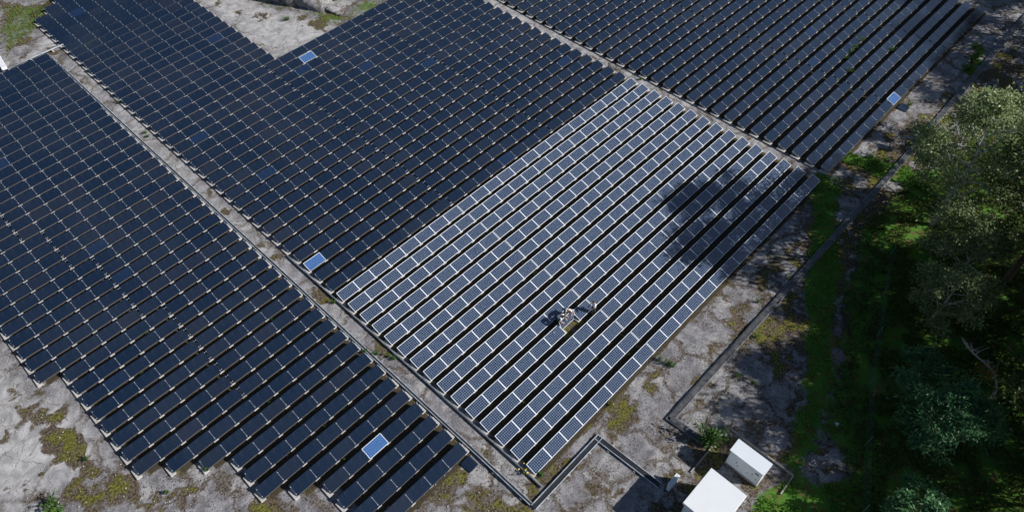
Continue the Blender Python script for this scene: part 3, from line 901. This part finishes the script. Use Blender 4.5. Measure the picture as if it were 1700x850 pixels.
A1 = tree_parts(14.8, 4.5, 62, 18500, .25, M['leaf_a'], M['wood'], base=.16, lean=(-.03, .02), clump=.40)
A2 = tree_parts(7.0, 3.0, 34, 8500, .22, M['leaf_a'], M['wood'], base=.2, lean=(.04, .05), clump=.42)
B1 = tree_parts(17.0, 4.6, 60, 11500, .30, M['leaf_b'], M['bark'], base=.25, clump=.44)
B2 = tree_parts(13.0, 4.0, 50, 9000, .28, M['leaf_b'], M['bark'], base=.2, lean=(.03, -.02), clump=.42)
C1 = tree_parts(6.0, 2.9, 36, 7500, .34, M['leaf_c'], M['bark'], base=.2, asp=.30, clump=.42)
C2 = tree_parts(4.2, 2.1, 26, 3600, .34, M['leaf_c'], M['bark'], base=.2, asp=.30, clump=.42)

put_tree('leafy_tree', A1, 40.6, -31.6, .4, 'large silver-leaved tree overhanging the end of the long duct', 'trees beside the long duct')
put_tree('leafy_tree', A2, 53.0, -30.5, 1.9, 'smaller silver-leaved tree behind the big overhanging one', 'trees beside the long duct', .9)
put_tree('leafy_tree', A2, 35.6, -35.4, 3.3, 'silver-leaved tree with bare branches at the edge of the dark wood', 'trees beside the long duct', 1.05)
put_tree('leafy_tree', A2, 30.2, -35.8, 4.8, 'pale-leaved tree with a sunlit crown standing behind the wire fence', 'trees behind the fence', .95)
put_tree('rowan_tree', C1, 20.6, -39.7, .2, 'shaded blue-green rowan with feathery leaves behind the wire fence', 'rowans behind the fence')
put_tree('rowan_tree', C2, 14.0, -41.4, 1.2, 'small pale blue-green rowan at the near end of the fence', 'rowans behind the fence')
put_tree('rowan_tree', C2, 24.6, -37.2, 2.2, 'small rowan with lit leaf tips beside the bare birch', 'rowans behind the fence', .8)
WOOD = [(38.6, -38.6, B1), (34.6, -42.5, B2), (29.5, -46.0, B2), (24.0, -46.5, B2), (36.0, -50.5, B1), (33.0, -56.0, B1), (27.0, -55.5, B1),
        (48.2, -36.2, B2), (73.5, -36.5, B2), (69.0, -38.0, B2), (78.5, -33.0, B2), (45.2, -38.6, B2), (81.0, -36.0, B1), (88.0, -33.0, B1), (86.0, -27.5, B2), (76.5, -43.5, B1), (95.0, -38.0, B1), (41.5, -46.5, B1), (36.8, -45.5, B2), (33.0, -50.5, B1), (47.0, -51.0, B1), (27.5, -50.5, B2)]
for i, (x, y, p) in enumerate(WOOD):
    put_tree('wood_tree', p, x, y, i * 1.37, 'tall green tree of the dense wood beyond the fence', 'tall trees of the wood', random.uniform(.9, 1.08))

# leaning bare birch with a few yellow leaves
def dead_birch():
    r = empty('bare_birch', (27.0, -42.0, gz(27.0, -42.0))); tag(r, 'thin bare white birch with one tuft of yellow leaves', 'tree')
    mb = MB(); pts = [Vector((0, 0, -.1)), Vector((-.1, .25, 1.4)), Vector((-.1, .9, 2.6)), Vector((-.9, 1.9, 3.9)), Vector((-1.9, 3.0, 5.2)), Vector((-2.6, 3.9, 6.4))]
    mb.tube(pts, [.11, .10, .085, .065, .045, .02], 6)
    tw = []
    for k in range(26):
        t = random.uniform(.35, 1.0) * (len(pts) - 1); i = min(len(pts) - 2, int(t)); o = pts[i].lerp(pts[i + 1], t - i)
        a = random.uniform(0, 6.28); L = random.uniform(.4, 1.3)
        e = o + Vector((math.cos(a) * L * .6, math.sin(a) * L * .6, L * .7)); mb.tube([o, o.lerp(e, .5) + Vector((.05, .05, 0)), e], [.022, .014, .005], 4); tw.append(e)
    mb.build('trunk', M['dead'], r, smooth=True)
    c = np.array([-.9, 1.5, 3.2]) + rng.normal(size=(420, 3)) * np.array([.45, .4, .3])
    V, Fc = leaf_quads(c, rdir(420), .15)
    link('crown', mesh_np('birch_leaves', V, Fc, [M['leaf_y']]), r)
dead_birch()

# ------------------------------------------------------------------ weeds and shrubs
def plant_mesh(name, n, h, spread, lsize, mat, stems=6, asp=.4):
    mb = MB(); P = []; D = []
    for k in range(stems):
        a = random.uniform(0, 6.28); r = random.uniform(.15, 1) * spread
        e = Vector((math.cos(a) * r, math.sin(a) * r, h * random.uniform(.55, 1.0)))
        mb.tube([(0, 0, -.03), e * .5 + Vector((0, 0, .08 * h)), e], [.012, .009, .004], 4)
        m = n // stems
        t = rng.uniform(.15, 1.05, m)[:, None]
        P.append(np.array(e)[None] * t + rng.normal(size=(m, 3)) * np.array([.11, .11, .07]) * spread * 1.2)
        d = np.array([math.cos(a), math.sin(a), .4])[None] + rng.normal(size=(m, 3)) * .6
        D.append(d / np.linalg.norm(d, axis=1, keepdims=True))
    P = np.concatenate(P); D = np.concatenate(D); P[:, 2] = np.maximum(P[:, 2], .03)
    V, Fc = leaf_quads(P, D, lsize, asp)
    return mb.mesh(name + '_stems', M['weed']), mesh_np(name + '_leaves', V, Fc, [mat])

W_small = [plant_mesh('weed', 60, .28, .22, .11, M['weed']) for _ in range(3)]
W_mid = [plant_mesh('weed', 170, .6, .5, .14, M['weed'], 9) for _ in range(3)]
W_big = plant_mesh('shrub', 620, 1.35, .95, .20, M['weed'], 14)
W_bush = plant_mesh('bush', 900, 1.5, 1.3, .17, M['weed'], 18)

def put_plant(name, parts, x, y, label, group=None, s=1.0, cat='plant', flowers=0, z=None):
    r = empty(name, (x, y, gz(x, y) if z is None else z), random.uniform(0, 6.28)); r.scale = (s, s, s)
    tag(r, label, cat, group)
    link('stems', parts[0], r); link('leaves', parts[1], r)
    if flowers:
        P = rng.normal(size=(flowers, 3)) * np.array([.16, .16, .05]); P[:, 2] = np.abs(P[:, 2]) + .32
        V, Fc = leaf_quads(P, rdir(flowers), .09, 1.0); link('flowers', mesh_np('flowers', V, Fc, [M['flower']]), r)
    return r

def wp(px):
    return px
put_plant('shrub', W_big, *(9.87, -29.04), 'tall leafy shrub in front of the edging by the switch cabinet', None, 1.35, 'shrub')
put_plant('bush', W_bush, *(27.00, 35.13), 'round green bush on the rocks beyond the grassy bank', None, 1.3, 'bush')
put_plant('bush', W_bush, *(20.57, 36.10), 'lone small green bush on the pale bare rock', None, .42, 'bush')
for i, (p, s) in enumerate((((13.17, -22.60), .8), ((13.32, -23.22), .9), ((13.46, -23.67), .7))):
    put_plant('weed', W_mid[i], *p, 'dark green weeds below the outermost white-framed row', 'weeds below the white-framed rows', s)
put_plant('weed', W_mid[1], *(7.73, -22.31), 'weed with yellow flowers below the white-framed rows', None, .6, flowers=26)
put_plant('weed', W_small[1], *(-0.33, -21.23), 'yellow-flowered weed by the corner of the white-framed rows', None, 1.2, flowers=12)
put_plant('weed', W_small[0], *(0.36, -22.21), 'pale weed at the end of the outermost white-framed row', None, 1.4)
put_plant('weed', W_mid[0], *(-23.65, 0.02), 'large weed clump on the bare rock below the stepped rows', None, 1.5)
for p in ((-20.63, 1.46), (-17.98, -4.75), (-15.23, -5.31)):
    put_plant('weed', W_small[2], *p, 'small green weed on mossy rock below the stepped rows', 'weeds on the near rock', 1.5)
for p in ((58.91, -14.43), (60.08, -14.39), (61.57, -14.34), (57.39, -14.73), (61.63, -13.74)):
    put_plant('weed', W_mid[2], *p, 'weed growing up between dark rows beyond the narrow path', 'weeds between the far dark rows', .9)
put_plant('weed', W_mid[1], *(55.57, -16.03), 'dense round weed between dark rows near the pale panel', None, 1.0)
put_plant('weed', W_mid[0], *(62.09, -17.53), 'bushy weed between the second and third rows from the trees', None, .95)
for p in ((2.12, 47.97), (2.91, 48.13), (3.40, 48.11), (4.03, 47.93), (1.68, 47.94)):
    put_plant('weed', W_small[0], *p, 'pale green weed sprouting between the far dark rows', 'weeds between the far dark rows near the path', 1.7)
for p in ((67.36, -24.65), (65.94, -24.70), (68.64, -23.93), (64.28, -24.93)):
    put_plant('weed', W_mid[1], *p, 'green bush growing beside the shaded rock under the trees', 'bushes beside the shaded rock', 1.3)
for i, p in enumerate(((22.94, -25.09), (19.96, -26.78), (16.04, -27.67), (16.28, -28.81), (27.95, -23.85))):
    put_plant('weed', W_mid[i % 3], *p, 'green weed in a crack of the shaded rock by the duct', 'weeds in cracks by the duct', .7)
for p in ((-0.58, -0.27), (39.54, -0.65), (-1.82, -5.74), (-1.29, -6.54), (-0.79, -7.38), (-0.61, -7.88), (-0.27, 36.33), (-0.73, 29.98), (-0.84, 29.31)):
    put_plant('weed', W_small[1], *p, 'small weed on the bare rock path between panel blocks', 'weeds on the rock paths', 1.3)
put_plant('weed', W_mid[2], *(54.00, -20.83) if False else (54.6, -23.0), 'weeds around the loose grey panel', None, .9)
# weeds in the gaps between rows
gap_w = [(-9.3, -4.2), (-5.0, 2.4), (-12.5, 7.8), (4.7, 15.4), (6.1, -7.15), (12.7, -10.1), (20.3, -6.1), (8.2, -13.2), (3.4, -17.7), (22.1, -2.95), (33.2, -9.2), (30.1, -7.7), (17.2, -16.2), (9.9, -19.3), (-7.7, -8.7), (-14.6, 5.1), (-13.8, 6.5), (17.8, 9.05), (-8.2, -11.7), (28.5, -17.75), (12.0, -20.7)]
for x, y in gap_w:
    r = math.floor(-y / PITCH); yg = -PITCH * r - WID * CT - .27 - (0)
    put_plant('weed', W_small[int(abs(x * 7)) % 3], x, yg, 'small weed growing in a gap between panel rows', 'weeds in the gaps between rows', 1.0)

# grass tufts and undergrowth nobody could count
def scatter(poly, n, seed):
    a = np.array(poly); lo = a.min(0); hi = a.max(0)
    g = np.random.default_rng(seed); p = g.uniform(lo, hi, (n * 3, 2))
    k = inpoly(p[:, 0] + (fbm(p[:, 0] * .8, p[:, 1] * .8, 3, 3) - .5) * 2, p[:, 1] + (fbm(p[:, 0] * .8, p[:, 1] * .8, 3, 9) - .5) * 2, poly)
    return p[k][:n]
def gz_v(p):
    i = np.clip(np.searchsorted(GX, p[:, 0]) - 1, 0, len(GX) - 2); j = np.clip(np.searchsorted(GY, p[:, 1]) - 1, 0, len(GY) - 2)
    return GZ[j, i]
def grass_object(name, label, polys, dens, h, mat):
    Ps = []
    for i, pl in enumerate(polys):
        a = np.array(pl); x, y = a[:, 0], a[:, 1]; area = .5 * abs(np.dot(x, np.roll(y, 1)) - np.dot(y, np.roll(x, 1)))
        Ps.append(scatter(pl, int(min(area * dens, 26000)), 50 + i))
    p = np.concatenate(Ps); n = len(p)
    keep = fbm(p[:, 0] * .9, p[:, 1] * .9, 3, 40) > .38
    p = p[keep]; n = len(p)
    z = gz_v(p)
    D = rng.normal(size=(n, 3)) * .55; D[:, 2] = 1.0; D /= np.linalg.norm(D, axis=1, keepdims=True)
    hh = h * rng.uniform(.5, 1.4, n)[:, None]
    P3 = np.stack([p[:, 0], p[:, 1], z], 1) + D * hh * .45
    V, Fc = leaf_quads(P3, D, h, .28, .05)
    tag(link(name, mesh_np(name, V, Fc, [mat])), label, 'grass', kind='stuff')
grass_object('grass', 'green grass strip and tufts on the rock around the panels', GRASS[1:3] + [GRASS[4]] + GRASS[6:], 95, .27, M['grass'])
grass_object('dry_grass', 'thin yellowish grass among the green and on the far rock', [GRASS[0], GRASS[5], GRASS[1], GRASS[2], GRASS[4], GRASS[3]], 24, .24, M['grass_dry'])
grass_object('undergrowth', 'low undergrowth on the shaded ground by the wood', [GRASS[3], [(37.61, -27.11), (44.82, -28.21), (61.14, -31.94), (57.18, -41.39), (20.20, -52.23), (9.66, -41.17), (19.22, -36.36)]], 42, .30, M['leaf_b'])

st = bmesh.new(); bmesh.ops.create_icosphere(st, subdivisions=2, radius=.15)
for v in st.verts: v.co *= 1 + .25 * math.sin(v.co.x * 21 + v.co.y * 13 + v.co.z * 17)
for v in st.verts: v.co.z *= .6
sm = bpy.data.meshes.new('white_stone'); st.to_mesh(sm); st.free(); sm.materials.append(M['stone'])
sx_, sy_ = (17.55, -34.87); tag(link('stone', sm, None, (sx_, sy_, gz(sx_, sy_) + .08)), 'single pale stone on the shaded grass near the edging', 'stone')

# loose chips of rock and litter on the bare slabs
def chips():
    regs = [[(-21.58, 13.96), (-20.62, 12.95), (-18.46, -2.53), (-15.89, -5.24), (-14.27, -9.37), (-14.73, -10.06), (-26.37, 2.17)], [(-0.30, -22.26), (6.61, -22.38), (18.50, -23.61), (31.12, -24.30), (16.40, -32.71), (12.25, -29.36), (5.66, -27.91), (1.20, -26.81), (-1.53, -23.93)],
            [(-8.66, -16.43), (-2.19, -17.76), (-1.78, -23.08), (-2.08, -23.36)], [(15.78, 47.63), (19.75, 43.35), (22.82, 30.82), (15.57, 31.03)]]
    V = []; Fc = []
    base = np.array([(1, 0, 0), (-1, 0, 0), (0, 1, 0), (0, -1, 0), (0, 0, 1), (0, 0, -1)], float)
    fc = np.array([(0, 2, 4), (2, 1, 4), (1, 3, 4), (3, 0, 4), (2, 0, 5), (1, 2, 5), (3, 1, 5), (0, 3, 5)])
    b = 0
    for i, rg in enumerate(regs):
        p = scatter(rg, 520 if i < 2 else 140, 90 + i); z = gz_v(p)
        for (x, y), zz in zip(p, z):
            r = .018 + .055 * rng.random() ** 4
            v = base * rng.uniform(.6, 1.3, (6, 3)) * r + rng.normal(size=(6, 3)) * r * .15
            v[:, 2] *= .6; V.append(v + np.array([x, y, zz + r * .25])); Fc.append(fc + b); b += 6
    tag(link('rock_chips', mesh_np('rock_chips', np.concatenate(V), np.concatenate(Fc), [M['chip']])), 'small loose rock chips scattered over the bare slabs', 'gravel', kind='stuff')
chips()

# ------------------------------------------------------------------ the three workers and the lifted panel
def skin_mesh(name, nodes, edges, mat, parent, sub=2):
    me = bpy.data.meshes.new(name)
    keys = list(nodes); me.from_pydata([nodes[k][0] for k in keys], [(keys.index(a), keys.index(b)) for a, b in edges], [])
    o = link(name, me, parent)
    o.modifiers.new('skin', 'SKIN')
    sv = me.skin_vertices[0].data
    for i, k in enumerate(keys):
        r = nodes[k][1]; sv[i].radius = (r, r) if not isinstance(r, tuple) else r
        sv[i].use_root = (i == 0)
    o.modifiers['skin'].use_smooth_shade = True
    s = o.modifiers.new('sub', 'SUBSURF'); s.levels = sub; s.render_levels = sub
    me.materials.append(mat)
    return o

def person(x, y, rz, lean, label, hands, stance=.0, head_tilt=.25):
    """local +y is the way the person faces; hands: two targets in local coordinates"""
    r = empty('person', (x, y, 0), rz); tag(r, label, 'person', None)
    hip = Vector((0, 0, .93)); sh = hip + Vector((0, math.sin(lean) * .50, math.cos(lean) * .50))
    chest = hip.lerp(sh, .6); neck = sh + Vector((0, math.sin(lean) * .10, math.cos(lean) * .10))
    hd = neck + Vector((0, math.sin(lean + head_tilt) * .13, math.cos(lean + head_tilt) * .13)); top = hd + Vector((0, math.sin(lean + head_tilt) * .09, math.cos(lean + head_tilt) * .09))
    Nn = {'hip': (hip, .125), 'waist': (hip.lerp(sh, .3), .115), 'chest': (chest, .135), 'sh': (sh, .10), 'neck': (neck, .052), 'head': (hd, .095), 'top': (top, .06)}
    fwd = Vector((0, math.cos(lean + head_tilt), -math.sin(lean + head_tilt)))
    Nn['nose'] = (hd + fwd * .11, .016)
    E = [('hip', 'waist'), ('waist', 'chest'), ('chest', 'sh'), ('sh', 'neck'), ('neck', 'head'), ('head', 'top'), ('head', 'nose')]
    shirt = {k: (Nn[k][0], Nn[k][1] + .022) for k in ('hip', 'waist', 'chest', 'sh')}; SE = [('hip', 'waist'), ('waist', 'chest'), ('chest', 'sh')]
    tr = {'hip': (hip + Vector((0, 0, .02)), .145)}; TE = []
    for s, hand in ((-1, hands[0]), (1, hands[1])):
        L = 'l' if s < 0 else 'r'
        a = sh + Vector((s * .19, 0, -.02)); hv = Vector(hand)
        dv = hv - a; dist = min(.54, dv.length); hv = a + dv.normalized() * dist
        mid = (a + hv) / 2; k = math.sqrt(max(0, .28 ** 2 - (dist / 2) ** 2)); el = mid + Vector((s * .55, -.2, -.6)).normalized() * k
        Nn['a' + L] = (a, .06); Nn['e' + L] = (el, .042); Nn['w' + L] = (hv, .028)
        d = (hv - el).normalized(); palm = hv + d * .055; side = d.cross(Vector((0, 0, 1))); side = side.normalized() if side.length > .1 else Vector((1, 0, 0))
        Nn['p' + L] = (palm, (.036, .020))
        E += [('sh', 'a' + L), ('a' + L, 'e' + L), ('e' + L, 'w' + L), ('w' + L, 'p' + L)]
        for f, (off, ln) in enumerate(((-.030, .060), (-.010, .075), (.010, .070), (.030, .055))):
            b0 = palm + side * off + d * .035; t0 = b0 + d * ln * .55 + Vector((0, 0, -.008)); t1 = t0 + d * ln * .35 + Vector((0, 0, -.03))
            Nn['f%d%s' % (f, L)] = (b0, .010); Nn['g%d%s' % (f, L)] = (t0, .009); Nn['h%d%s' % (f, L)] = (t1, .007)
            E += [('p' + L, 'f%d%s' % (f, L)), ('f%d%s' % (f, L), 'g%d%s' % (f, L)), ('g%d%s' % (f, L), 'h%d%s' % (f, L))]
        th = palm - d * .01 - side * s * .045; Nn['t' + L] = (th, .011); Nn['u' + L] = (th + d * .045 - side * s * .012, .008)
        E += [('p' + L, 't' + L), ('t' + L, 'u' + L)]
        shirt['a' + L] = (a, .078); shirt['e' + L] = (a.lerp(el, .72), .066); SE += [('sh', 'a' + L), ('a' + L, 'e' + L)]
        hipj = hip + Vector((s * .095, 0, -.06)); kn = Vector((s * (.11 + stance * .3), .06 + s * stance, .50)); an = Vector((s * (.12 + stance * .5), s * stance * 1.6, .085)); toe = an + Vector((s * .02, .15, -.045))
        Nn['h' + L] = (hipj, .085); Nn['k' + L] = (kn, .055); Nn['n' + L] = (an, .038); Nn['o' + L] = (toe, .035)
        E += [('hip', 'h' + L), ('h' + L, 'k' + L), ('k' + L, 'n' + L), ('n' + L, 'o' + L)]
        tr['h' + L] = (hipj, .105); tr['k' + L] = (kn, .075); tr['n' + L] = (an + Vector((0, 0, .02)), .058); TE += [('hip', 'h' + L), ('h' + L, 'k' + L), ('k' + L, 'n' + L)]
    skin_mesh('body', Nn, E, M['skin'], r, 1)
    skin_mesh('shirt', shirt, SE, M['shirt'], r, 2)
    skin_mesh('trousers', tr, TE, M['trousers'], r, 2)
    for L in ('l', 'r'):
        an = Nn['n' + L][0]; toe = Nn['o' + L][0]
        skin_mesh('shoe', {'a': (an + Vector((0, -.03, -.035)), .048), 'b': (an.lerp(toe, .6) + Vector((0, 0, -.005)), .046), 'c': (toe + Vector((0, .05, .0)), .036)}, [('a', 'b'), ('b', 'c')], M['shoe'], r, 1)
    bm = bmesh.new(); bmesh.ops.create_icosphere(bm, subdivisions=3, radius=.112)
    bmesh.ops.delete(bm, geom=[v for v in bm.verts if v.co.y > .03 and v.co.z < .045 or v.co.z < -.06], context='VERTS')
    me = bpy.data.meshes.new('hair'); bm.to_mesh(me); bm.free(); me.materials.append(M['hair'])
    for p in me.polygons: p.use_smooth = True
    link('hair', me, r, hd + (top - hd) * .35, (-(lean + head_tilt), 0, 0))
    return r

yh = -PITCH * 10
person(10.35, yh + .30, math.radians(180 + 14), .80, 'worker in white shirt bending over the left end of the lifted panel', ((-.22, .62, .86), (.24, .58, .84)), .05)
person(11.35, yh + .32, math.radians(180 - 22), .95, 'worker in white shirt stooping at the right end of the lifted panel', ((-.20, .62, .84), (.22, .60, .86)), .06)
person(13.05, yh - WID * CT - .28, math.radians(90 - 20), .12, 'worker in pale blue shirt standing apart watching the lifted panel', ((-.16, .40, 1.02), (.14, .42, 1.06)), .03)
lp = link('lifted_panel', mono_me, None, (10.06, yh - .10, .93), (math.radians(72), math.radians(-2), math.radians(-1)))
tag(lp, 'white-framed panel tilted up steeply in the hands of two workers', 'solar panel')
link('frame', frame_me, lp)
ht = empty('hand_tool', (9.35, yh - .22, .50 - .22 * math.tan(TILT) + .012), .6); ht.rotation_euler = (TILT, 0, .6); tag(ht, 'small hand tool left lying on the panel next to the workers', 'tool')
MB().tube([(0, 0, .02), (.16, 0, .03), (.26, .03, .02)], [.022, .026, .022], 6).build('grip', M['cab_dark'], ht)
MB().box(-.10, .02, -.04, .05, .004, .05).build('head', M['alu'], ht, bevel=.008)
